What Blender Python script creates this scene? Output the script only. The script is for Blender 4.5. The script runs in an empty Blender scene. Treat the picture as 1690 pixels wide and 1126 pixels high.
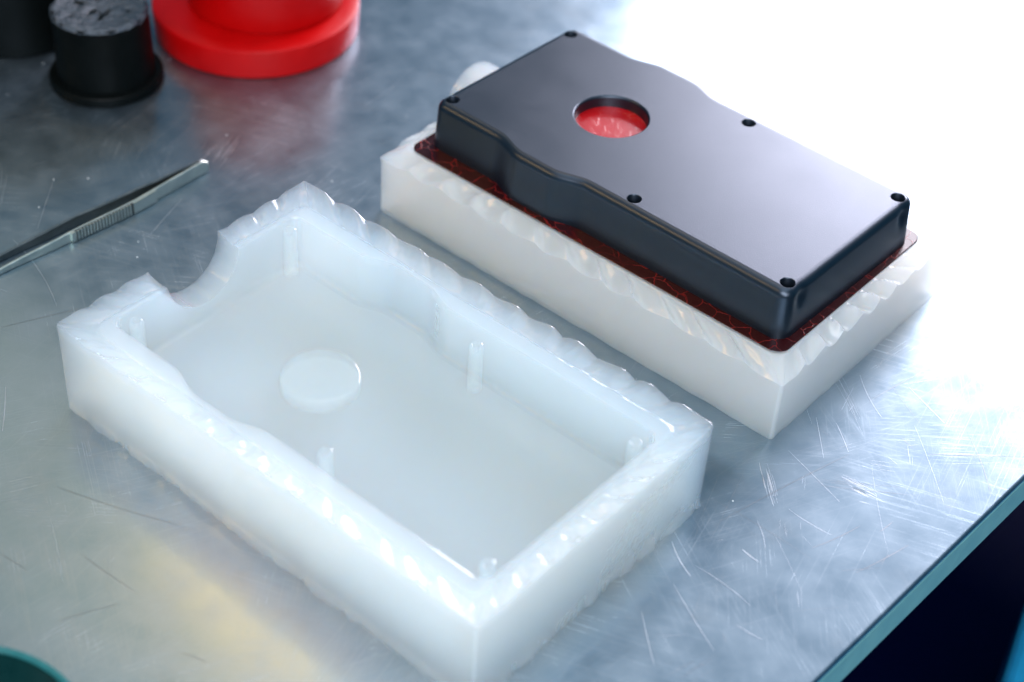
import bpy, bmesh, math, random
from mathutils import Vector, Matrix, noise

random.seed(7)
S = bpy.context.scene
COL = S.collection
MM = 0.001

# ------------------------------------------------------------------ camera
cam_d = bpy.data.cameras.new('camera')
cam_d.sensor_width = 36.0
cam_d.lens = 60.734
cam_d.clip_start = 0.01
cam_d.clip_end = 50.0
cam = bpy.data.objects.new('camera', cam_d)
COL.objects.link(cam)
S.camera = cam
right = Vector((0.78547862, 0.6188888, 0.0))
fwd = Vector((-0.4690044, 0.59524898, -0.65246726))
up = Vector((-0.40380468, 0.51249908, 0.75781691))
roll = 0.069
r2 = right * math.cos(roll) + up * math.sin(roll)
u2 = up * math.cos(roll) - right * math.sin(roll)
CAMPOS = Vector((0.37283, -0.38522, 0.53121))
m = Matrix((r2, u2, -fwd)).transposed().to_4x4()
m.translation = CAMPOS
cam.matrix_world = m
cam_d.dof.use_dof = True
cam_d.dof.focus_distance = 0.775
cam_d.dof.aperture_fstop = 5.6
cam_d.dof.aperture_blades = 0

# ------------------------------------------------------------------ room light
W = bpy.data.worlds.new('World')
S.world = W
W.use_nodes = True
bg = W.node_tree.nodes['Background']
bg.inputs['Color'].default_value = (0.02, 0.28, 0.50, 1)
bg.inputs['Strength'].default_value = 0.19

def area(name, az, el, dist, sx, sy, power, col, target=(0, 0.05, 0.03), spread=180):
    d = bpy.data.lights.new(name, 'AREA')
    d.shape = 'RECTANGLE'
    d.size, d.size_y = sx, sy
    d.energy = power
    d.color = col
    d.spread = math.radians(spread)
    o = bpy.data.objects.new(name, d)
    COL.objects.link(o)
    a, e = math.radians(az), math.radians(el)
    t = Vector(target)
    v = Vector((math.cos(a) * math.cos(e), math.sin(a) * math.cos(e), math.sin(e)))
    o.location = t + v * dist
    o.rotation_euler = (-v).to_track_quat('-Z', 'Z').to_euler()
    return o

# big bright window on the far right, soft ceiling panel, warm lamp on the left
area('window_light', 100, 24.5, 2.2, 1.3, 0.76, 32, (0.96, 0.90, 1.0))
area('ceiling_light', 40, 84, 1.9, 1.7, 1.7, 8.0, (0.80, 0.90, 1.0))
area('room_fill', -47, 36, 2.2, 2.0, 1.0, 26, (0.93, 0.95, 1.0))  # added fill behind the camera, brightens the faces turned towards it
area('back_ceiling_panel', 151, 54, 2.0, 1.0, 0.4, 0.75, (1.0, 0.84, 0.56))
area('warm_lamp', 139, 57, 1.6, 0.34, 0.18, 0.42, (1.0, 0.52, 0.14))
area('warm_side_lamp', 227, 42, 1.6, 0.5, 0.2, 2.0, (1.0, 0.58, 0.20))

S.view_settings.view_transform = 'Standard'
S.view_settings.look = 'None'
S.view_settings.exposure = 1.17
S.view_settings.gamma = 1.0
S.view_settings.use_curve_mapping = False
S.cycles.use_denoising = True
S.cycles.max_bounces = 24
S.cycles.volume_bounces = 11
S.cycles.transparent_max_bounces = 16
S.cycles.sample_clamp_indirect = 6.0

# ------------------------------------------------------------------ helpers
def mesh_obj(name, bm, mat, parent=None, smooth=35):
    bmesh.ops.recalc_face_normals(bm, faces=bm.faces[:])
    me = bpy.data.meshes.new(name)
    bm.to_mesh(me)
    bm.free()
    if smooth:
        for p in me.polygons:
            p.use_smooth = True
        me.set_sharp_from_angle(angle=math.radians(smooth))
        for p in me.polygons:
            if len(p.vertices) > 60: p.use_smooth = False
    if mat:
        me.materials.append(mat)
    o = bpy.data.objects.new(name, me)
    COL.objects.link(o)
    if parent:
        o.parent = parent
    return o

def empty(name, loc=(0, 0, 0), rz=0.0):
    o = bpy.data.objects.new(name, None)
    o.empty_display_size = 0.02
    COL.objects.link(o)
    o.location = loc
    o.rotation_euler = (0, 0, rz)
    return o

def tag(o, label=None, cat=None, group=None, kind=None):
    if label: o['label'] = label
    if cat: o['category'] = cat
    if group: o['group'] = group
    if kind: o['kind'] = kind
    return o

class NT:
    """small node builder"""
    def __init__(self, name):
        self.mat = bpy.data.materials.new(name)
        self.mat.use_nodes = True
        self.t = self.mat.node_tree
        self.b = self.t.nodes['Principled BSDF']
    def n(self, typ, **kw):
        nd = self.t.nodes.new(typ)
        for k, v in kw.items():
            if k in nd.inputs.keys():
                nd.inputs[k].default_value = v
            else:
                setattr(nd, k, v)
        return nd
    def l(self, a, b):
        self.t.links.new(a, b)
    def coord(self, scale=(1, 1, 1), rot=(0, 0, 0), loc=(0, 0, 0)):
        tc = self.n('ShaderNodeTexCoord')
        mp = self.n('ShaderNodeMapping')
        mp.inputs['Scale'].default_value = scale
        mp.inputs['Rotation'].default_value = rot
        mp.inputs['Location'].default_value = loc
        self.l(tc.outputs['Object'], mp.inputs['Vector'])
        return mp.outputs['Vector']
    def noise(self, vec, scale, detail=2.0, rough=0.5):
        nd = self.n('ShaderNodeTexNoise')
        nd.inputs['Scale'].default_value = scale
        nd.inputs['Detail'].default_value = detail
        nd.inputs['Roughness'].default_value = rough
        self.l(vec, nd.inputs['Vector'])
        return nd.outputs['Fac']
    def rng(self, val, a, b, c=0.0, d=1.0):
        nd = self.n('ShaderNodeMapRange')
        nd.inputs['From Min'].default_value = a
        nd.inputs['From Max'].default_value = b
        nd.inputs['To Min'].default_value = c
        nd.inputs['To Max'].default_value = d
        self.l(val, nd.inputs['Value'])
        return nd.outputs['Result']
    def math(self, op, a, b=None, clamp=False):
        nd = self.n('ShaderNodeMath', operation=op)
        nd.use_clamp = clamp
        for i, x in enumerate((a, b)):
            if x is None: continue
            if isinstance(x, (int, float)): nd.inputs[i].default_value = x
            else: self.l(x, nd.inputs[i])
        return nd.outputs[0]
    def mix(self, fac, a, b):
        nd = self.n('ShaderNodeMix', data_type='RGBA')
        for s, x in ((0, fac), (6, a), (7, b)):
            if isinstance(x, (int, float)): nd.inputs[s].default_value = x
            elif isinstance(x, tuple): nd.inputs[s].default_value = x if len(x) == 4 else (*x, 1)
            else: self.l(x, nd.inputs[s])
        return nd.outputs[2]
    def bump(self, h, strength, dist):
        nd = self.n('ShaderNodeBump')
        nd.inputs['Strength'].default_value = strength
        nd.inputs['Distance'].default_value = dist
        self.l(h, nd.inputs['Height'])
        self.l(nd.outputs['Normal'], self.b.inputs['Normal'])
    def set(self, **kw):
        for k, v in kw.items():
            k = k.replace('_', ' ')
            if isinstance(v, tuple) and len(v) == 3 and ('Color' in k or k == 'Specular Tint'): v = (*v, 1)
            self.b.inputs[k].default_value = v
        return self

# ------------------------------------------------------------------ materials
def make_steel():
    k = NT('scratched_steel')
    k.set(Metallic=1.0, Roughness=0.25)
    base = k.coord()
    cloud = k.noise(base, 14, 5, 0.6)
    cloud2 = k.noise(base, 55, 4, 0.6)
    fine = None
    rnd = random.Random(3)
    for i, (a, sx, sy, lo) in enumerate(((20, 11, 2600, .64), (64, 15, 3000, .65), (103, 9, 2300, .66), (150, 18, 3300, .65), (40, 30, 4000, .65), (127, 25, 3600, .66), (82, 13, 2800, .65))):
        v = k.coord((1 / sx, 1 / sy, 1), (0, 0, math.radians(a)), (rnd.random() * 9, rnd.random() * 9, 0))
        v.node.vector_type = 'TEXTURE'      # turn first, then stretch
        nz = k.noise(v, 1.0, 1.0)
        mk = k.rng(nz, lo, lo + .05)
        gate = k.rng(k.noise(k.coord(loc=(i * 3.1, i * 1.7, 0)), 11, 2), .46, .62)
        mk = k.math('MULTIPLY', mk, gate)
        fine = mk if fine is None else k.math('MAXIMUM', fine, mk)
    micro = k.noise(base, 900, 3)
    var = k.math('ADD', k.rng(cloud, .3, .7, -.015, .015), k.rng(cloud2, .35, .7, -.035, .04))
    var = k.math('ADD', var, k.math('MULTIPLY', fine, .08))
    k.l(k.math('ADD', var, .185), k.b.inputs['Roughness'])
    c = k.mix(k.rng(cloud2, .3, .7), (.22, .30, .36), (.28, .355, .41))
    c = k.mix(k.math('MULTIPLY', fine, .30), c, (.62, .66, .70))
    stain = k.rng(k.noise(k.coord(loc=(4, 2, 0)), 24, 5, .65), .56, .75)
    c = k.mix(k.math('MULTIPLY', stain, .30), c, (.22, .24, .24))
    k.l(c, k.b.inputs['Base Color'])
    h = k.math('ADD', k.math('MULTIPLY', micro, .5), k.math('MULTIPLY', fine, -.8))
    k.bump(h, .22, .00004)
    # worn film of tiny scratches: a second, much rougher reflection over the first
    p2 = k.n('ShaderNodeBsdfPrincipled')
    p2.inputs['Metallic'].default_value = 1.0
    k.l(c, p2.inputs['Base Color'])
    k.l(k.math('ADD', var, .46), p2.inputs['Roughness'])
    mxs = k.n('ShaderNodeMixShader')
    k.l(k.rng(cloud, .25, .75, .48, .53), mxs.inputs[0])
    k.l(k.b.outputs[0], mxs.inputs[1]); k.l(p2.outputs[0], mxs.inputs[2])
    k.l(mxs.outputs[0], k.t.nodes['Material Output'].inputs['Surface'])
    return k.mat

def make_silicone(name='milky_silicone', density=50.0, tint=(.62, .95, 1.32), skin=.12, absorb=(.15, .45, 2.3), skin_col=(.90, .94, .97)):
    """cloudy silicone: a scattering volume inside a thin glossy skin"""
    k = NT(name)
    t = k.t
    t.nodes.remove(k.b)
    out = t.nodes['Material Output']
    tr = k.n('ShaderNodeBsdfTransparent')
    gl = k.n('ShaderNodeBsdfGlossy')
    v = k.coord()
    k.l(k.rng(k.noise(v, 90, 3), .3, .7, .04, .12), gl.inputs['Roughness'])
    bp_ = k.n('ShaderNodeBump')
    bp_.inputs['Strength'].default_value = .05
    bp_.inputs['Distance'].default_value = .0006
    k.l(k.noise(v, 230, 3), bp_.inputs['Height'])
    k.l(bp_.outputs['Normal'], gl.inputs['Normal'])
    fr = k.n('ShaderNodeFresnel')
    fr.inputs['IOR'].default_value = 1.41
    k.l(bp_.outputs['Normal'], fr.inputs['Normal'])
    geo = k.n('ShaderNodeNewGeometry')
    fac = k.math('MULTIPLY', fr.outputs[0], k.math('SUBTRACT', 1.0, geo.outputs['Backfacing']))
    mx = k.n('ShaderNodeMixShader')
    k.l(fac, mx.inputs[0]); k.l(tr.outputs[0], mx.inputs[1]); k.l(gl.outputs[0], mx.inputs[2])
    pb = k.n('ShaderNodeBsdfPrincipled')
    pb.inputs['Base Color'].default_value = (*skin_col, 1)
    pb.inputs['Subsurface Weight'].default_value = 1.0
    pb.inputs['Subsurface Radius'].default_value = (1.0, .8, .65)
    pb.inputs['Subsurface Scale'].default_value = .006
    pb.inputs['Roughness'].default_value = .2
    pb.inputs['IOR'].default_value = 1.41
    k.l(bp_.outputs['Normal'], pb.inputs['Normal'])
    mx2 = k.n('ShaderNodeMixShader')
    k.l(k.math('MULTIPLY', k.math('SUBTRACT', 1.0, geo.outputs['Backfacing']), skin), mx2.inputs[0])
    k.l(mx.outputs[0], mx2.inputs[1]); k.l(pb.outputs[0], mx2.inputs[2])
    k.l(mx2.outputs[0], out.inputs['Surface'])
    vs = k.n('ShaderNodeVolumeCoefficients')
    vs.inputs['Scatter Coefficients'].default_value = tuple(density * c for c in tint)
    vs.inputs['Absorption Coefficients'].default_value = absorb
    vs.inputs['Anisotropy'].default_value = .3
    k.l(vs.outputs[0], out.inputs['Volume'])
    return k.mat

def simple(name, col, rough, metal=0.0, bump=0.0, bscale=400, var=0.12, **kw):
    k = NT(name)
    k.set(Metallic=metal, Roughness=rough, **kw)
    v = k.coord()
    nz = k.noise(v, bscale * .3, 4, .6)
    dark = tuple(c * (1 - var) for c in col)
    light = tuple(min(1, c * (1 + var)) for c in col)
    k.l(k.mix(k.rng(nz, .3, .7), dark, light), k.b.inputs['Base Color'])
    k.l(k.rng(nz, .3, .7, rough * .88, min(1, rough * 1.12)), k.b.inputs['Roughness'])
    if bump:
        k.bump(k.noise(v, bscale, 2), bump, .0004)
    return k.mat

def make_black_paint():
    k = NT('satin_black_paint')
    k.set(Roughness=.34, Base_Color=(.0015, .004, .007), Specular_IOR_Level=.5, IOR=1.80, Specular_Tint=(.66, .79, 1.0))
    v = k.coord()
    f = k.noise(v, 2600, 2)
    k.l(k.rng(k.noise(v, 30, 3), .3, .7, .33, .38), k.b.inputs['Roughness'])
    k.bump(f, .2, .0002)
    return k.mat

def make_crackle(name, base, line, rough, scale, ior=.5):
    k = NT(name)
    k.set(Roughness=rough, Specular_IOR_Level=ior)
    v = k.coord()
    warp = k.n('ShaderNodeTexNoise'); warp.inputs['Scale'].default_value = 160
    k.l(v, warp.inputs['Vector'])
    add = k.n('ShaderNodeVectorMath', operation='MULTIPLY_ADD')
    k.l(warp.outputs['Color'], add.inputs[0]); add.inputs[1].default_value = (.006, .006, 0); k.l(v, add.inputs[2])
    vo = k.n('ShaderNodeTexVoronoi', feature='DISTANCE_TO_EDGE'); vo.inputs['Scale'].default_value = scale
    k.l(add.outputs[0], vo.inputs['Vector'])
    ln = k.rng(vo.outputs['Distance'], .008, .024, 1, 0)
    gate = k.rng(k.noise(v, 70, 2), .38, .52, .25, 1)
    ln = k.math('MULTIPLY', ln, gate, True)
    k.l(k.mix(ln, base, line), k.b.inputs['Base Color'])
    k.bump(ln, .3, .0002)
    return k.mat

M_STEEL = make_steel()
M_SIL = make_silicone(tint=(.69, .98, 1.27))
M_SIL2 = make_silicone('milky_silicone_block', 66.0, (.80, .95, 1.15), .24, (.05, 1.3, 2.6), (1.0, .91, .83))
M_SIL3 = make_silicone('clearer_silicone', 34.0, (.6, 1.0, 1.34), .04)
M_BLACK = make_black_paint()
M_REDPLATE = make_crackle('crackled_red_film', (.024, .0010, .0014), (.17, .009, .007), .26, 105)
M_REDLENS = make_crackle('red_window_film', (.40, .0015, .003), (.46, .03, .03), .24, 150, 1.0)
M_APRON = simple('teal_painted_edge', (.15, .34, .34), .45, 0.0, .1, 300)
M_GROOVE = simple('dark_steel_groove', (.03, .035, .04), .5, .6)  # bench joint, and shade painted between the tweezer ribs
M_FLOOR = simple('navy_floor', (.001, .002, .04), .6, Specular_IOR_Level=.1)
M_BIN = simple('blue_plastic', (.02, .34, .62), .4)
M_TEAL = simple('teal_shaded_plastic', (.001, .022, .022), .30)  # bowl wall colour darkened to stand in for the shade inside
M_TEALRIM = simple('pale_teal_rim', (.012, .12, .125), .35)
M_RED = simple('red_enamel', (.43, .0008, .0014), .38, 0, .15, 220, .06, Specular_IOR_Level=.2)
M_JAR = simple('black_rubber', (.002, .003, .003), .45, 0, .2, 300, Specular_IOR_Level=.08)
M_TWEEZ = simple('tweezer_steel', (.55, .60, .55), .40, 1.0, .05, 800, .05)
M_TWEEZ_SHADE = simple('tweezer_shaded_steel', (.20, .22, .22), .35, 1.0)  # same steel, darkened to paint the dark reflection inside the far arm
M_SCR_L = simple('bright_scratch', (.58, .62, .67), .46, 1.0)
M_SCR_D = simple('dark_scratch', (.25, .25, .26), .40, 1.0)
M_DUST = simple('white_dust', (.75, .78, .78), .6)

# tarry bumpy top of the black plug
k = NT('lumpy_black_resin')
k.set(Base_Color=(.045, .060, .078), Roughness=.2, Specular_IOR_Level=.7)
k.bump(k.noise(k.coord(), 380, 4, .65), .9, .0022)
M_LUMPY = k.mat

# ------------------------------------------------------------------ workbench
bench = tag(empty('workbench', (0, 0, 0)), 'scratched stainless steel worktop with a teal painted front edge', 'workbench')
XE = 0.2105
EDGE_YAW = math.radians(-2.1)     # the front edge runs slightly off the mould axis
def bench_pt(x, y):
    c, s = math.cos(EDGE_YAW), math.sin(EDGE_YAW)
    return (XE + x * c - (y - .1) * s, .1 + x * s + (y - .1) * c)

def prism_profile(profile, y0, y1, ny=2):
    """profile: list of (x, z) relative to the bench edge, extruded along the edge"""
    bm = bmesh.new()
    rows = []
    for j in range(ny):
        y = y0 + (y1 - y0) * j / (ny - 1)
        rows.append([bm.verts.new((*bench_pt(x, y), z)) for x, z in profile])
    n = len(profile)
    for j in range(ny - 1):
        for i in range(n):
            a, b = i, (i + 1) % n
            bm.faces.new((rows[j][a], rows[j][b], rows[j + 1][b], rows[j + 1][a]))
    bm.faces.new(rows[0]); bm.faces.new(rows[-1][::-1])
    return bm

prof = [(-1.6, 0.0)]
for i in range(7):
    a = math.pi / 2 * (1 - i / 6)
    prof.append((-.0016 + .0016 * math.cos(a), -.0016 + .0016 * math.sin(a)))
prof += [(0, -.0026), (-.0016, -.0030), (-1.6, -.0030)]
mesh_obj('worktop', prism_profile(prof, -.75, 1.6), M_STEEL, bench)
mesh_obj('shadow_gap', prism_profile([(-.003, -.0031), (-.003, -.0046), (-.03, -.0046), (-.03, -.0031)], -.75, 1.6), M_GROOVE, bench)
mesh_obj('apron', prism_profile([(-.0012, -.0047), (-.0004, -.0055), (-.0004, -.0225), (-.0016, -.0240), (-.022, -.0240), (-.022, -.0047)], -.75, 1.6), M_APRON, bench)

# --- scratches: thin bright and dark marks lying on the worktop
def scratch_strip(bm, pts, w):
    n = len(pts)
    L, Rr = [], []
    for i, p in enumerate(pts):
        a, b = pts[max(0, i - 1)], pts[min(n - 1, i + 1)]
        t = Vector((b[0] - a[0], b[1] - a[1])); t.normalize()
        nrm = Vector((-t.y, t.x))
        ww = w * math.sin(math.pi * (i + .35) / (n - .3)) ** .5 * .5
        z = .00006
        L.append(bm.verts.new((p[0] + nrm.x * ww, p[1] + nrm.y * ww, z)))
        Rr.append(bm.verts.new((p[0] - nrm.x * ww, p[1] - nrm.y * ww, z)))
    for i in range(n - 1):
        bm.faces.new((Rr[i], Rr[i + 1], L[i + 1], L[i]))

def arc_pts(x, y, ang, length, curv, n=7):
    pts = []
    px, py, a = x, y, ang
    st = length / (n - 1)
    for i in range(n):
        pts.append((px, py))
        px += math.cos(a) * st; py += math.sin(a) * st
        a += curv * st
    return pts

rs = random.Random(21)
bl, bd = bmesh.new(), bmesh.new()
def on_bench(x, y):
    return x < XE - .012 + (y - .1) * .036
# prominent ones read off the photograph (start mm, end mm, width mm)
def scr(bm, x0, y0, x1, y1, w, bow=0.0):
    d = Vector((x1 - x0, y1 - y0)); nn = Vector((-d.y, d.x)) * bow
    pts = [(x0 + d.x * t + nn.x * 4 * t * (1 - t), y0 + d.y * t + nn.y * 4 * t * (1 - t)) for t in [i / 7 for i in range(8)]]
    scratch_strip(bm, [(a * MM, b * MM) for a, b in pts], w * MM)
# random field: mostly hairlines, a few long ones, some in parallel bundles
for i in range(170):
    x = rs.uniform(-.42, .21); y = rs.uniform(-.25, .45)
    if rs.random() < .6:
        x = rs.uniform(.02, .21); y = rs.uniform(-.08, .26)
    if not on_bench(x, y): continue
    a = rs.choice((rs.gauss(2.35, .3), rs.gauss(.95, .4), rs.uniform(0, 3.14)))
    ln = rs.choice((rs.uniform(.003, .010), rs.uniform(.006, .02), rs.uniform(.02, .07)))
    cv = rs.gauss(0, 2.5)
    bright = rs.random() < .55
    for q in range(rs.choice((1, 1, 1, 1, 2, 4))):
        pts = [p for p in arc_pts(x + rs.gauss(0, .0012) * q, y + rs.gauss(0, .0012) * q, a + rs.gauss(0, .03), ln * rs.uniform(.6, 1.1), cv) if on_bench(*p)]
        if len(pts) < 3: continue
        scratch_strip(bl if bright else bd, pts, rs.uniform(.00003, .0001))
MARKS = [(124, 116, 143, 97, 'B'), (128, 129, 162, 118, 'L'), (125, 156, 142, 136, 'L'), (123, 49, 140, 39, 'W'), (147, 66, 156, 65, 'W'), (138, 45, 167, 43, 'L'), (148, 99, 170, 99, 'L'), (155, 131, 173, 133, 'B'), (169, 31, 181, 32, 'L'), (137, 31, 170, 14, 'L'), (131, 73, 149, 146, 'D'), (189, 88, 197, 117, 'D'), (175, 171, 207, 200, 'D'), (183, 194, 208, 168, 'D'), (184, 115, 185, 124, 'D'), (-85, -106, -54, -95, 'D'), (-54, -95, -31, -85, 'D'), (-27, -151, -17, -130, 'D'), (-72, -145, -57, -143, 'D'), (-47, -123, -17, -121, 'D'), (-73, -119, -42, -137, 'L'), (19, -129, 30, -125, 'D'), (-151, -83, -129, -101, 'W'), (-224, 100, -228, 110, 'B'), (-212, 96, -225, 123, 'B'), (-180, -32, -236, -15, 'L'), (-191, 33, -203, 65, 'L'), (-234, -2, -261, 29, 'L'), (124, 195, 147, 177, 'L'), (134, 159, 148, 147, 'L'), (145, 204, 170, 194, 'L'), (-171, -19, -159, 4, 'L'), (-186, -60, -171, -26, 'D'), (142, 84, 154, 73, 'L'), (137, 184, 145, 221, 'D'), (137, 10, 157, -8, 'L'), (168, 87, 176, 112, 'D')]
for x0, y0, x1, y1, kd in MARKS:
    if kd == 'B':
        for q in range(9):
            dx, dy = rs.gauss(0, 2.0), rs.gauss(0, 2.0)
            t0, t1 = rs.uniform(0, .35), rs.uniform(.6, 1.05)
            scr(bl, x0 + (x1 - x0) * t0 + dx, y0 + (y1 - y0) * t0 + dy, x0 + (x1 - x0) * t1 + dx, y0 + (y1 - y0) * t1 + dy, rs.uniform(.08, .28), rs.gauss(0, .02))
    else:
        scr(bd if kd == 'D' else bl, x0, y0, x1, y1, {'D': .2, 'L': .16, 'W': .36}[kd], rs.gauss(0, .03))
tag(mesh_obj('bright_scratches', bl, M_SCR_L, bench, 0), kind='stuff')
tag(mesh_obj('dark_scratches', bd, M_SCR_D, bench, 0), kind='stuff')

# ------------------------------------------------------------------ floor below
bm = bmesh.new()
bmesh.ops.create_grid(bm, x_segments=2, y_segments=2, size=3)
fl = mesh_obj('floor', bm, M_FLOOR, None, 0)
fl.location = (1.0, 0, -.80)
tag(fl, kind='structure')

# ------------------------------------------------------------------ mould shapes
NL, NS, NC = 260, 160, 12
def outline(hx, hy, rc, bulge=0.0, bx=-37.0):
    """closed loop, fixed point count: near side, right end, far side, left end (mm)"""
    def bump_at(x):
        t = abs(x - bx)
        a, b = 9.0, 29.0
        if t <= a: return 1.0
        if t >= b: return 0.0
        q = (b - t) / (b - a)
        return q * q * (3 - 2 * q)
    P = []
    def arc(cx, cy, a0):
        for i in range(1, NC):
            a = math.radians(a0 + 90 * i / NC)
            P.append((cx + rc * math.cos(a), cy + rc * math.sin(a)))
    for i in range(NL + 1):
        x = -(hx - rc) + 2 * (hx - rc) * i / NL
        P.append((x, -hy - bulge * bump_at(x)))
    arc(hx - rc, -hy + rc, -90)
    for i in range(NS + 1):
        P.append((hx, -(hy - rc) + 2 * (hy - rc) * i / NS))
    arc(hx - rc, hy - rc, 0)
    for i in range(NL + 1):
        x = (hx - rc) - 2 * (hx - rc) * i / NL
        P.append((x, hy + bulge * bump_at(x)))
    arc(-hx + rc, hy - rc, 90)
    for i in range(NS + 1):
        P.append((-hx, (hy - rc) - 2 * (hy - rc) * i / NS))
    arc(-hx + rc, -hy + rc, 180)
    return P
NP = len(outline(100, 50, 5))

def side_param():
    """for each loop point: (side index, u in 0..1 along the side, cornerness)"""
    out = []
    for side, n in ((0, NL), (1, NS), (2, NL), (3, NS)):
        for i in range(n + 1): out.append((side, i / n))
        for i in range(1, NC): out.append((side + .5, i / NC))
    return out
SP = side_param()

def loft(rings, cap_first=True, cap_last=True):
    bm = bmesh.new()
    V = [[bm.verts.new((x * MM, y * MM, z * MM)) for x, y, z in ring] for ring in rings]
    n = len(rings[0])
    for a, b in zip(V, V[1:]):
        for i in range(n):
            j = (i + 1) % n
            bm.faces.new((a[i], a[j], b[j], b[i]))
    if cap_first: bm.faces.new(V[0][::-1])
    if cap_last: bm.faces.new(V[-1])
    return bm

def nz(x, y, z, f):
    return noise.noise(Vector((x * f, y * f, z * f)))

def scallop(seed, teeth_long, teeth_short, gain=(1, 1, 1, 1), corner=.55):
    """hand-cut scallops along the rim: -1..1, one value per loop point, for a phase shift"""
    rr = random.Random(seed)
    amps = {(s, t): rr.uniform(.55, 1.25) for s in range(4) for t in range(-2, 40)}
    jit = {(s, t): rr.uniform(-.22, .22) for s in range(4) for t in range(-2, 40)}
    def f(i, shift=0.0):
        side, u = SP[i]
        if side != int(side): return corner * .5 * (gain[int(side)] + gain[(int(side) + 1) % 4])
        s = int(side)
        n = teeth_long if s in (0, 2) else teeth_short
        q = u * n + shift
        t = math.floor(q)
        q = q - t + jit[(s, t)] * math.sin(math.pi * (q - t))
        w = .75 * (abs(math.sin(math.pi * q)) * 2 - 1) - .25 * math.cos(2 * math.pi * (q + .06 * math.sin(2 * math.pi * q)))   # round crest, tighter valley
        fade = min(1, min(u, 1 - u) * n / 1.1)
        return ((w * amps[(s, t)]) * fade + corner * (1 - fade)) * gain[s]
    return f

def ring_of(hx, hy, rc, zf, bulge=0.0, off=None):
    out = []
    for i, (x, y) in enumerate(outline(hx, hy, rc, bulge)):
        if off:
            o = off(i, x, y)
            L = math.hypot(x / hx, y / hy) or 1
            # push along the side normal
            s = SP[i][0]
            nx, ny = {0: (0, -1), 1: (1, 0), 2: (0, 1), 3: (-1, 0)}.get(s, (x / hx / L, y / hy / L))
            x, y = x + nx * o, y + ny * o
        out.append((x, y, zf(i, x, y) if callable(zf) else zf))
    return out

def boolean(obj, cutters):
    for c in cutters:
        md = obj.modifiers.new('cut', 'BOOLEAN')
        md.operation = 'DIFFERENCE'
        md.solver = 'EXACT'
        md.object = c
    dg = bpy.context.evaluated_depsgraph_get()
    me = bpy.data.meshes.new_from_object(obj.evaluated_get(dg))
    old = obj.data
    obj.modifiers.clear()
    obj.data = me
    for c in cutters:
        bpy.data.objects.remove(c)
    for p in me.polygons: p.use_smooth = True
    me.set_sharp_from_angle(angle=math.radians(35))
    for p in me.polygons:
        if len(p.vertices) > 60 or p.normal.z > .9995: p.use_smooth = False

def cyl_bm(r, z0, z1, seg=48, cx=0, cy=0, bevel=0.0, r_top=None):
    r_top = r if r_top is None else r_top
    prof = [(r, z0), (r_top, z1 - bevel)]
    if bevel:
        for i in range(1, 5):
            a = math.pi / 2 * i / 4
            prof.append((r_top - bevel + bevel * math.cos(a), z1 - bevel + bevel * math.sin(a)))
    return lathe(prof, seg, cx, cy)

def lathe(prof, seg=64, cx=0, cy=0, closed=False):
    bm = bmesh.new()
    V = [[bm.verts.new(((cx + r * math.cos(2 * math.pi * i / seg)) * MM, (cy + r * math.sin(2 * math.pi * i / seg)) * MM, z * MM)) for i in range(seg)] for r, z in prof]
    pairs = list(zip(V, V[1:]))
    if closed: pairs.append((V[-1], V[0]))
    for a, b in pairs:
        for i in range(seg):
            j = (i + 1) % seg
            bm.faces.new((a[i], a[j], b[j], b[i]))
    if not closed:
        bm.faces.new(V[0][::-1]); bm.faces.new(V[-1])
    return bm

def xcyl_bm(r, x0, x1, cy, cz, seg=72, half=False):
    bm = bmesh.new()
    rings = []
    n = seg // 2 + 1 if half else seg
    for x in (x0, x1):
        ring = []
        for i in range(n):
            a = (math.pi * i / (n - 1)) if half else 2 * math.pi * i / seg
            ring.append(bm.verts.new((x * MM, (cy + r * math.cos(a)) * MM, (cz + r * math.sin(a)) * MM)))
        rings.append(ring)
    for i in range(n if not half else n):
        j = (i + 1) % n
        bm.faces.new((rings[0][i], rings[0][j], rings[1][j], rings[1][i]))
    bm.faces.new(rings[0][::-1]); bm.faces.new(rings[1])
    return bm

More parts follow.
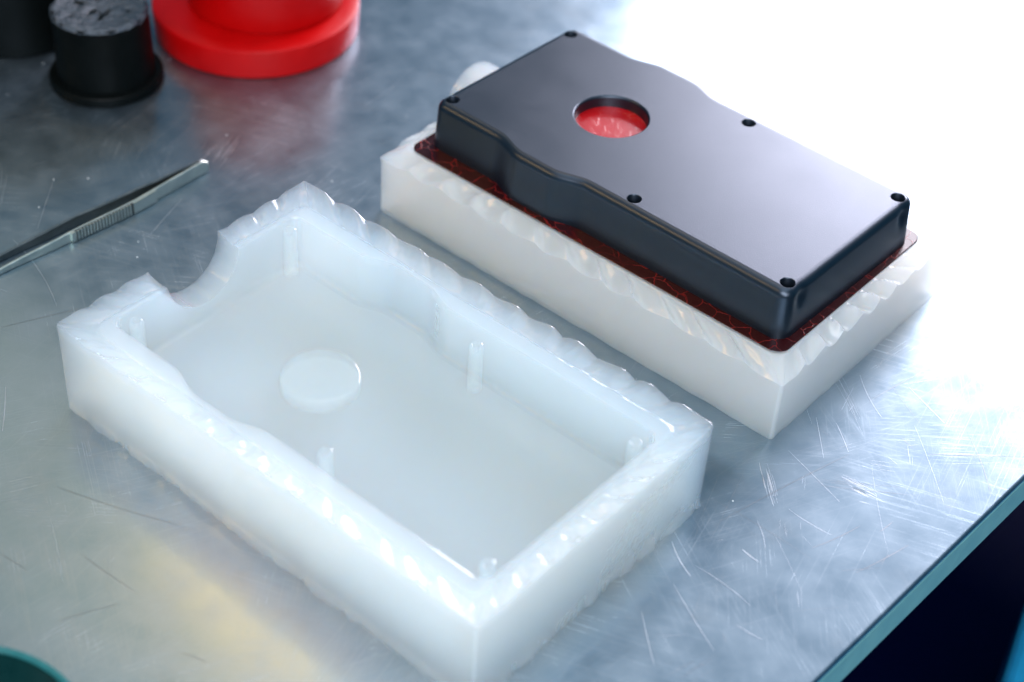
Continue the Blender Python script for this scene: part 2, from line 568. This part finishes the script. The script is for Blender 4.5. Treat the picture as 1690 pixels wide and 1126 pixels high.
# ---- open (front) mould half
def build_open_mould():
    root = tag(empty('open_mould_half', (0, 0, 0)),
               'empty translucent white silicone mould half with open cavity and round side notch', 'mould')
    HX, HY = 120.0, 73.0
    wave = scallop(5, 12, 9, (.25, .3, 1.0, .6), .9)
    wave2 = scallop(6, 14, 9)
    base_e = {0: 48.6, .5: 48.0, 1: 47.6, 1.5: 48.6, 2: 49.5, 2.5: 49.6, 3: 49.3, 3.5: 49.0}
    def rim_h(i):
        sd, u = SP[i]
        if sd == int(sd):
            e = min(u, 1 - u) * 14
            c = base_e[(sd + .5) if u > .5 else (sd - .5) % 4]
            return base_e[sd] * min(1, e) + c * (1 - min(1, e))
        return base_e[sd]
    rag = lambda f, a, sd: (lambda i, x, y: a * nz(x + sd, y, sd, f))
    rings = []
    # ragged underside
    rings.append(ring_of(HX - 5, HY - 5, 3, 0.0))
    def rag0(i, x, y): return -1.4 + 1.4 * nz(x, y, 3, .10) + 1.2 * nz(x, y, 9, .22) * (1 + nz(x, y, 2, .05))
    def rag1(i, x, y): return .4 + 1.3 * nz(x, y, 3, .10) + 1.1 * nz(x, y, 9, .24) * (1 + nz(x, y, 2, .05))
    rings.append(ring_of(HX, HY, 2, lambda i, x, y: max(0, .25 + .5 * nz(x, y, 1, .3)), off=rag0))
    rings.append(ring_of(HX, HY, 2, lambda i, x, y: 1.8 + 1.3 * nz(x, y, 5, .2), off=rag1))
    rings.append(ring_of(HX, HY, 2, lambda i, x, y: 3.8 + 1.2 * nz(x, y, 7, .15), off=lambda i, x, y: .1 + .5 * nz(x, y, 3, .1)))
    for z in (8, 16, 26, 36, 43):
        rings.append(ring_of(HX, HY, 1.6, z, off=lambda i, x, y, z=z: .5 * nz(x, y, z, .03)))
    edge = lambda i: rim_h(i) + 1.35 * wave(i)
    rings.append(ring_of(HX, HY, 1.4, lambda i, x, y: edge(i) - .7, off=lambda i, x, y: .3 * nz(x, y, 40, .03)))
    rings.append(ring_of(HX - .25, HY - .25, 1.3, lambda i, x, y: edge(i) - .12, off=lambda i, x, y: .3 * nz(x, y, 40, .03)))
    rings.append(ring_of(HX - .8, HY - .8, 1.2, lambda i, x, y: edge(i)))
    for d in (2.0, 3.5, 5, 6.5, 8, 9.2):
        t = d / 10.4
        rings.append(ring_of(HX - d, HY - d, 1.5 + d * .2,
                     lambda i, x, y, t=t: 46.4 + ((rim_h(i) - 46.4) * (1 - t) ** 1.1) + (1.35 * wave(i, t * .35) * (1 - t) ** .7 if SP[i][0] in (2, 3) else (.62 if SP[i][0] < 1 else 1.0) * math.sin(math.pi * min(1, t * 1.1)) * wave2(i, .3 + t * .3)) + .25 * nz(x, y, 0, .11) + .5 * math.sin(math.pi * t) * nz(x, y, 3, .42)))
    # seam and flat lip
    rings.append(ring_of(HX - 10.2, HY - 10.2, 5, lambda i, x, y: 46.55 + .25 * nz(x, y, 0, .11)))
    rings.append(ring_of(HX - 10.8, HY - 10.8, 6, lambda i, x, y: 47.1 + .15 * nz(x, y, 0, .11)))
    rings.append(ring_of(HX - 11.6, HY - 11.6, 6, 47.2))
    CX_, CY_, RC, BU = 106.0, 53.6, 5.0, 5.4
    rings.append(ring_of(CX_ + 1.4, CY_ + 1.4, RC + 1, 47.2, BU))
    rings.append(ring_of(CX_ + .5, CY_ + .5, RC + .4, 46.95, BU))
    rings.append(ring_of(CX_, CY_, RC, 46.3, BU))
    for z in (42, 36, 30, 25):
        q = (46 - z) * .03
        rings.append(ring_of(CX_ - q, CY_ - q, RC, z, BU))
    for a in range(0, 91, 18):
        a = math.radians(a)
        R_ = 3.2
        q = .7 + R_ * (1 - math.cos(a))
        rings.append(ring_of(CX_ - q, CY_ - q, RC, 20 + R_ * (1 - math.sin(a)), BU * (1 - .1 * math.sin(a))))
    body = mesh_obj('body', loft(rings), M_SIL, root)
    cut = mesh_obj('cut', xcyl_bm(20.6, -145, -92, -2.0, 48.5, 96), None)
    boolean(body, [cut])
    boss = lathe([(17.9, 19.5), (17.7, 25.6), (17.5, 26.3), (16.9, 26.7), (16.2, 26.8)], 72, -35, 0)
    mesh_obj('round_boss', boss, M_SIL3, root)
    for x in (-100.7, 14.4, 100.7):
        for y in (-45.2, 45.2):
            p = lathe([(3.5, 19.5), (3.3, 45.0), (3.0, 45.9), (2.3, 46.2), (1.9, 46.1), (1.6, 45.2), (1.5, 42.0)], 24, x, y)
            mesh_obj('pin', p, M_SIL3, root)
    return root
build_open_mould()

# ---- closed (rear) mould half with the cast case on it
BC = Vector((-2.87 * MM, 200.8 * MM, 0)); BROT = math.radians(-.16)
def build_rear_mould():
    root = tag(empty('loaded_mould_half', BC, BROT),
               'low translucent white silicone mould block with scalloped rim carrying the black case', 'mould')
    HX, HY = 122.0, 72.0
    wave = scallop(11, 12, 9, (1.1, 1.6, 1.1, 1.2))
    rings = [ring_of(HX - 3, HY - 3, 2, 0.0)]
    rings.append(ring_of(HX - .4, HY - .4, 2, .1, off=lambda i, x, y: .5 * nz(x, y, 3, .12)))
    rings.append(ring_of(HX, HY, 2, .9, off=lambda i, x, y: .4 * nz(x, y, 3, .12)))
    for z in (4, 10, 18, 26, 30):
        rings.append(ring_of(HX, HY, 1.8, z, off=lambda i, x, y, z=z: .4 * nz(x, y, z, .03)))
    edge = lambda i: 34.0 - 1.25 * wave(i)
    rings.append(ring_of(HX, HY, 1.4, lambda i, x, y: edge(i) - .25))
    rings.append(ring_of(HX - .3, HY - .3, 1.4, lambda i, x, y: edge(i)))
    for d in (1.2, 2.4, 3.6, 4.8, 6.0, 7.0):
        t = d / 8.0
        rings.append(ring_of(HX - d, HY - d, 1.5 + d * .5,
                     lambda i, x, y, t=t: 34.0 + 4.2 * t ** .85 - (1.25 * (1 - t) + 1.1 * math.sin(math.pi * t)) * wave(i, t * .4)))
    rings.append(ring_of(114.2, 63.6, 7, 38.5))
    rings.append(ring_of(113.2, 61.9, 7, 38.75))
    rings.append(ring_of(112.9, 61.4, 7, 38.6))
    rings.append(ring_of(112.8, 61.2, 7, 37.0))
    body = mesh_obj('body', loft(rings), M_SIL2, root)
    plug = xcyl_bm(19.8, -122.6, -108, -2, 37.0, 72, True)
    bmesh.ops.bevel(plug, geom=plug.edges[:], offset=.0008, segments=2, affect='EDGES')
    mesh_obj('half_round_plug', plug, M_SIL2, root)
    return root
build_rear_mould()

CC = Vector((-2.09 * MM, 202.36 * MM, 0)); CROT = math.radians(-.95)
plate = ring_of(112.4, 60.9, 6.6, 37.05), ring_of(112.4, 60.9, 6.6, 38.0), ring_of(112.1, 60.6, 6.4, 38.25)
o = mesh_obj('red_base_sheet', loft(list(plate)), M_REDPLATE)
o.location = BC; o.rotation_euler = (0, 0, BROT)
tag(o, 'glossy dark red crackled sheet showing as a thin border under the black case', 'sheet')

def build_case():
    root = tag(empty('instrument_case', CC, CROT),
               'satin black waisted enclosure with six corner holes and a round red window', 'case')
    ZT, Z0, RB = 63.7, 38.3, 4.2
    TX, TY, RC, BU = 106.3, 52.6, 6.0, 5.2
    def dent(i, x, y, z):
        s = SP[i][0]
        if s == 1 or s == 3:
            o = 0
            for yy in (-42, 42):
                o -= 1.3 * math.exp(-((y - yy) / 3.2) ** 2 - ((z - 57) / 4.5) ** 2)
            return o
        return 0
    rings = []
    def ringz(g, z):
        return ring_of(TX + g, TY + g, RC + max(g, -4), z, BU, off=lambda i, x, y: dent(i, x, y, z))
    for z in (Z0, Z0 + .6, 42, 46, 50, 52, 54, 55, 56, 57, 58, 59):
        g = (ZT - z) * .075 - .13
        rings.append(ringz(g, z))
    g0 = RB * .045 - .004
    for a in range(0, 91, 9):
        a = math.radians(a)
        rings.append(ringz(g0 - RB * (1 - math.cos(a)), ZT - RB * (1 - math.sin(a))))
    body = mesh_obj('shell', loft(rings), M_BLACK, root)
    cutters = []
    def at(bm):
        c = mesh_obj('cut', bm, None)
        c.location = CC; c.rotation_euler = (0, 0, CROT)
        return c
    # flared mouth + straight bore for the window, plain bores for the screws
    cutters.append(at(lathe([(18.0, ZT - 7.2), (18.0, ZT - 1.5), (18.15, ZT - .8), (18.5, ZT - .3), (19.1, ZT + .02), (19.6, ZT + 1)], 96, -36.5, .6)))
    for x in (-100.7, 14.4, 100.7):
        for y in (-45.2, 45.2):
            cutters.append(at(lathe([(3.25, ZT - 16), (3.25, ZT - .5), (3.5, ZT - .12), (3.75, ZT + .1), (3.8, ZT + 1)], 32, x, y)))
    bpy.context.view_layer.update()
    boolean(body, cutters)
    mesh_obj('window', lathe([(17.95, ZT - 7.15), (17.95, ZT - 6.2)], 72, -36.5, .6), M_REDLENS, root)
    return root
build_case()

# ------------------------------------------------------------------ tweezers
def build_tweezers():
    root = tag(empty('tweezers', (-.214, .03, 0)), 'steel tweezers with ribbed grip lying on their side on the worktop', 'tweezers')
    ox, oy = -214.0, 30.0
    def arm(path, th, name, mat):
        bm = bmesh.new()
        rows = []
        for k_, (x, y, h) in enumerate(path):
            z0 = .15
            b = min(.35, h * .2)
            prof = [(-th / 2, z0 + b), (-th / 2 + b, z0), (th / 2 - b, z0), (th / 2, z0 + b),
                    (th / 2, z0 + h - b), (th / 2 - b, z0 + h), (-th / 2 + b, z0 + h), (-th / 2, z0 + h - b)]
            rows.append([bm.verts.new(((x - ox + dx) * MM, (y - oy) * MM, z * MM)) for dx, z in prof])
        for a, b in zip(rows, rows[1:]):
            for i in range(8):
                j = (i + 1) % 8
                bm.faces.new((a[i], a[j], b[j], b[i]))
        bm.faces.new(rows[0][::-1]); bm.faces.new(rows[-1])
        return mesh_obj(name, bm, mat, root, 40)
    def interp(keys, n=60):
        out = []
        y0, y1 = keys[0][1], keys[-1][1]
        for i in range(n + 1):
            y = y0 + (y1 - y0) * i / n
            for a, b in zip(keys, keys[1:]):
                if min(a[1], b[1]) - 1e-6 <= y <= max(a[1], b[1]) + 1e-6:
                    t = (y - a[1]) / (b[1] - a[1]); t2 = t * t * (3 - 2 * t) * .5 + t * .5
                    out.append((a[0] + (b[0] - a[0]) * t2, y, a[2] + (b[2] - a[2]) * t)); break
        return out
    near = interp([(-212.3, 91, 6.0), (-212.3, 89.6, 8.0), (-211.9, 66, 7.6), (-211.7, 42, 6.9), (-214.6, 3, 6.0), (-218.0, -35, 3.3), (-222.6, -82, .9)])
    far = interp([(-213.7, 91, 6.0), (-213.7, 89.6, 8.0), (-215.8, 66, 7.6), (-219.0, 42, 6.9), (-223.4, 8, 6.0), (-226.5, -35, 3.4), (-224.0, -82, .9)])
    na = arm(near, 1.3, 'arm', M_TWEEZ)
    arm(far, 1.3, 'arm', M_TWEEZ_SHADE)
    # grip pad and ribs on the near arm
    def xat(y):
        for a, b in zip(near, near[1:]):
            if b[1] <= y <= a[1]:
                t = (y - a[1]) / (b[1] - a[1]); return a[0] + (b[0] - a[0]) * t, a[2] + (b[2] - a[2]) * t
        return near[-1][0], near[-1][2]
    def box_on(bm, ya, yb, x_in, x_out, margin):
        vs = []
        for y in (ya, yb):
            x, h = xat(y)
            for dx in (x_in, x_out):
                for z in (.15 + margin, .15 + h - margin):
                    vs.append(bm.verts.new(((x + dx - ox) * MM, (y - oy) * MM, z * MM)))
        for f in ((0, 1, 3, 2), (4, 6, 7, 5), (0, 2, 6, 4), (1, 5, 7, 3), (0, 4, 5, 1), (2, 3, 7, 6)):
            bm.faces.new([vs[i] for i in f])
    for y0_, y1_ in ((55.0, 40.0), (5.6, 3.6)):
        q = 5
        pad = bmesh.new()
        for i in range(q):
            box_on(pad, y0_ + (y1_ - y0_) * i / q, y0_ + (y1_ - y0_) * (i + 1) / q, .3, 1.9, .25)
        mesh_obj('grip_plate', pad, M_TWEEZ, root, 0)
    back = bmesh.new()
    for i in range(12):
        box_on(back, 40.0 - i * 34.4 / 12, 40.0 - (i + 1) * 34.4 / 12, .3, 1.1, .25)
    mesh_obj('grip_rib_shade', back, M_GROOVE, root, 0)  # dark strip stands in for the shade between the ribs
    rib = bmesh.new()
    for i in range(19):
        yy = 38.5 - i * 1.8
        box_on(rib, yy, yy - 1.0, 1.0, 1.9, .3)
    tag(mesh_obj('grip_ribs', rib, M_TWEEZ, root, 0), kind='stuff')
    return root
build_tweezers()

# ------------------------------------------------------------------ red flanged part and black plug
root = tag(empty('red_flanged_pot', (-.303, .210, 0)), 'glossy red flanged round part with raised drum standing on the worktop', 'pot')
mesh_obj('flange', lathe([(58.6, .2), (59.2, .8), (60.2, 15.5), (59.6, 17.2), (58.2, 18.0), (50, 18.2)], 128), M_RED, root)
mesh_obj('drum', lathe([(43.6, 18.0), (43.6, 19.6), (45.2, 20.4), (45.4, 21.5), (44.8, 60), (44, 88), (42, 90)], 128, 2, 6), M_RED, root)

root = tag(empty('black_flanged_plug', (-.319, .1115, 0)), 'black flanged round plug with lumpy glistening top beside the red part', 'plug')
mesh_obj('flange', lathe([(30.6, .1), (31.3, .8), (31.3, 4.8), (30.7, 5.6), (29, 5.9)], 96), M_JAR, root)
mesh_obj('drum', lathe([(27.0, 5.9), (26.8, 7.5), (26.2, 42), (25.6, 44)], 96), M_JAR, root)
bm = bmesh.new()
rings, seg = [], 72
for kx in range(15):
    r = 26.4 * (1 - kx / 14) + .02
    rings.append([(r * math.cos(2 * math.pi * i / seg), r * math.sin(2 * math.pi * i / seg)) for i in range(seg)])
def lz(x, y, r):
    e = max(0, (r - 21) / 5.4)
    return 44.6 + 1.3 * nz(x, y, 2, .22) + .8 * nz(x, y, 5, .6) + .9 * e * (1 + nz(x, y, 8, .3)) - (2.2 if r > 26 else 0)
mesh_obj('lumpy_top', loft([[(x, y, 43.0) for x, y in rings[0]]] + [[(x * (1 + .02 * nz(x, y, 4, .2)), y * (1 + .02 * nz(x, y, 4, .2)), lz(x, y, math.hypot(x, y))) for x, y in rg] for rg in rings]), M_LUMPY, root)

# large dark tub further back, seen only at the corner of the frame
root = tag(empty('black_tub', (-.405, .115, 0)), 'large matte black round tub in deep shade behind the black plug', 'tub')
mesh_obj('wall', lathe([(44, .1), (45, 1), (48, 108), (48.5, 110), (46, 110), (43, 4)], 96), M_JAR, root)

# ------------------------------------------------------------------ teal bowl at the lower left corner
root = tag(empty('teal_bowl', (.012, -.226, 0)), 'teal plastic bowl with a paler rim and inner shade put into its wall colour, standing on the worktop', 'bowl')
mesh_obj('bowl_wall', lathe([(36, .1), (37, .6), (48.3, 22), (49.2, 23.6), (47.4, 23.6), (46.4, 21.5), (36, 3), (35, 2)], 96), M_TEAL, root)
mesh_obj('rim', lathe([(47.2, 23.7), (49.3, 23.7), (49.8, 24.6), (49.3, 25.4), (47.9, 25.4), (47.0, 24.6)], 96, closed=True), M_TEALRIM, root)

# blue lidded box on the floor, only a corner of its lid shows past the bench edge
root = tag(empty('blue_box', (.353, .559, -.80), math.radians(16)), 'blue plastic lidded box standing on the dark floor below the worktop edge', 'box')
def box_bm(x0, x1, y0, y1, z0, z1, bev=.004):
    bm = bmesh.new()
    bmesh.ops.create_cube(bm, size=1, matrix=Matrix.Translation(((x0 + x1) / 2, (y0 + y1) / 2, (z0 + z1) / 2)) @ Matrix.Diagonal((x1 - x0, y1 - y0, z1 - z0, 1)))
    bmesh.ops.bevel(bm, geom=bm.edges[:], offset=bev, segments=3, affect='EDGES')
    return bm
mesh_obj('tub', box_bm(-.19, .19, -.29, .29, .0005, .325), M_BIN, root)
mesh_obj('lid', box_bm(-.2, .2, -.3, .3, .3255, .35), M_BIN, root)

# ------------------------------------------------------------------ crumbs and dust
bm = bmesh.new()
rd = random.Random(4)
spots = [(-355, 95), (-343, 62), (-330, 40), (-160, 130), (-230, 120), (-262, 30), (-248, 10), (128, 86), (-118, -75)]
for i in range(12):
    spots.append((rd.uniform(-390, -130), rd.uniform(-40, 260)))
for x, y in spots:
    if -128 < x < 125 and (-76 < y < 76 or 128 < y < 275): continue
    mtx = Matrix.Translation((x * MM, y * MM, .0003)) @ Matrix.Rotation(rd.uniform(0, 3), 4, 'Z') @ Matrix.Diagonal((rd.uniform(.0002, .0006), rd.uniform(.0002, .0004), rd.uniform(.00015, .0003), 1))
    bmesh.ops.create_icosphere(bm, subdivisions=1, radius=1, matrix=mtx)
dust = mesh_obj('dust', bm, M_DUST, None)
tag(dust, 'scattered pale dust specks on the worktop', 'dust', kind='stuff')
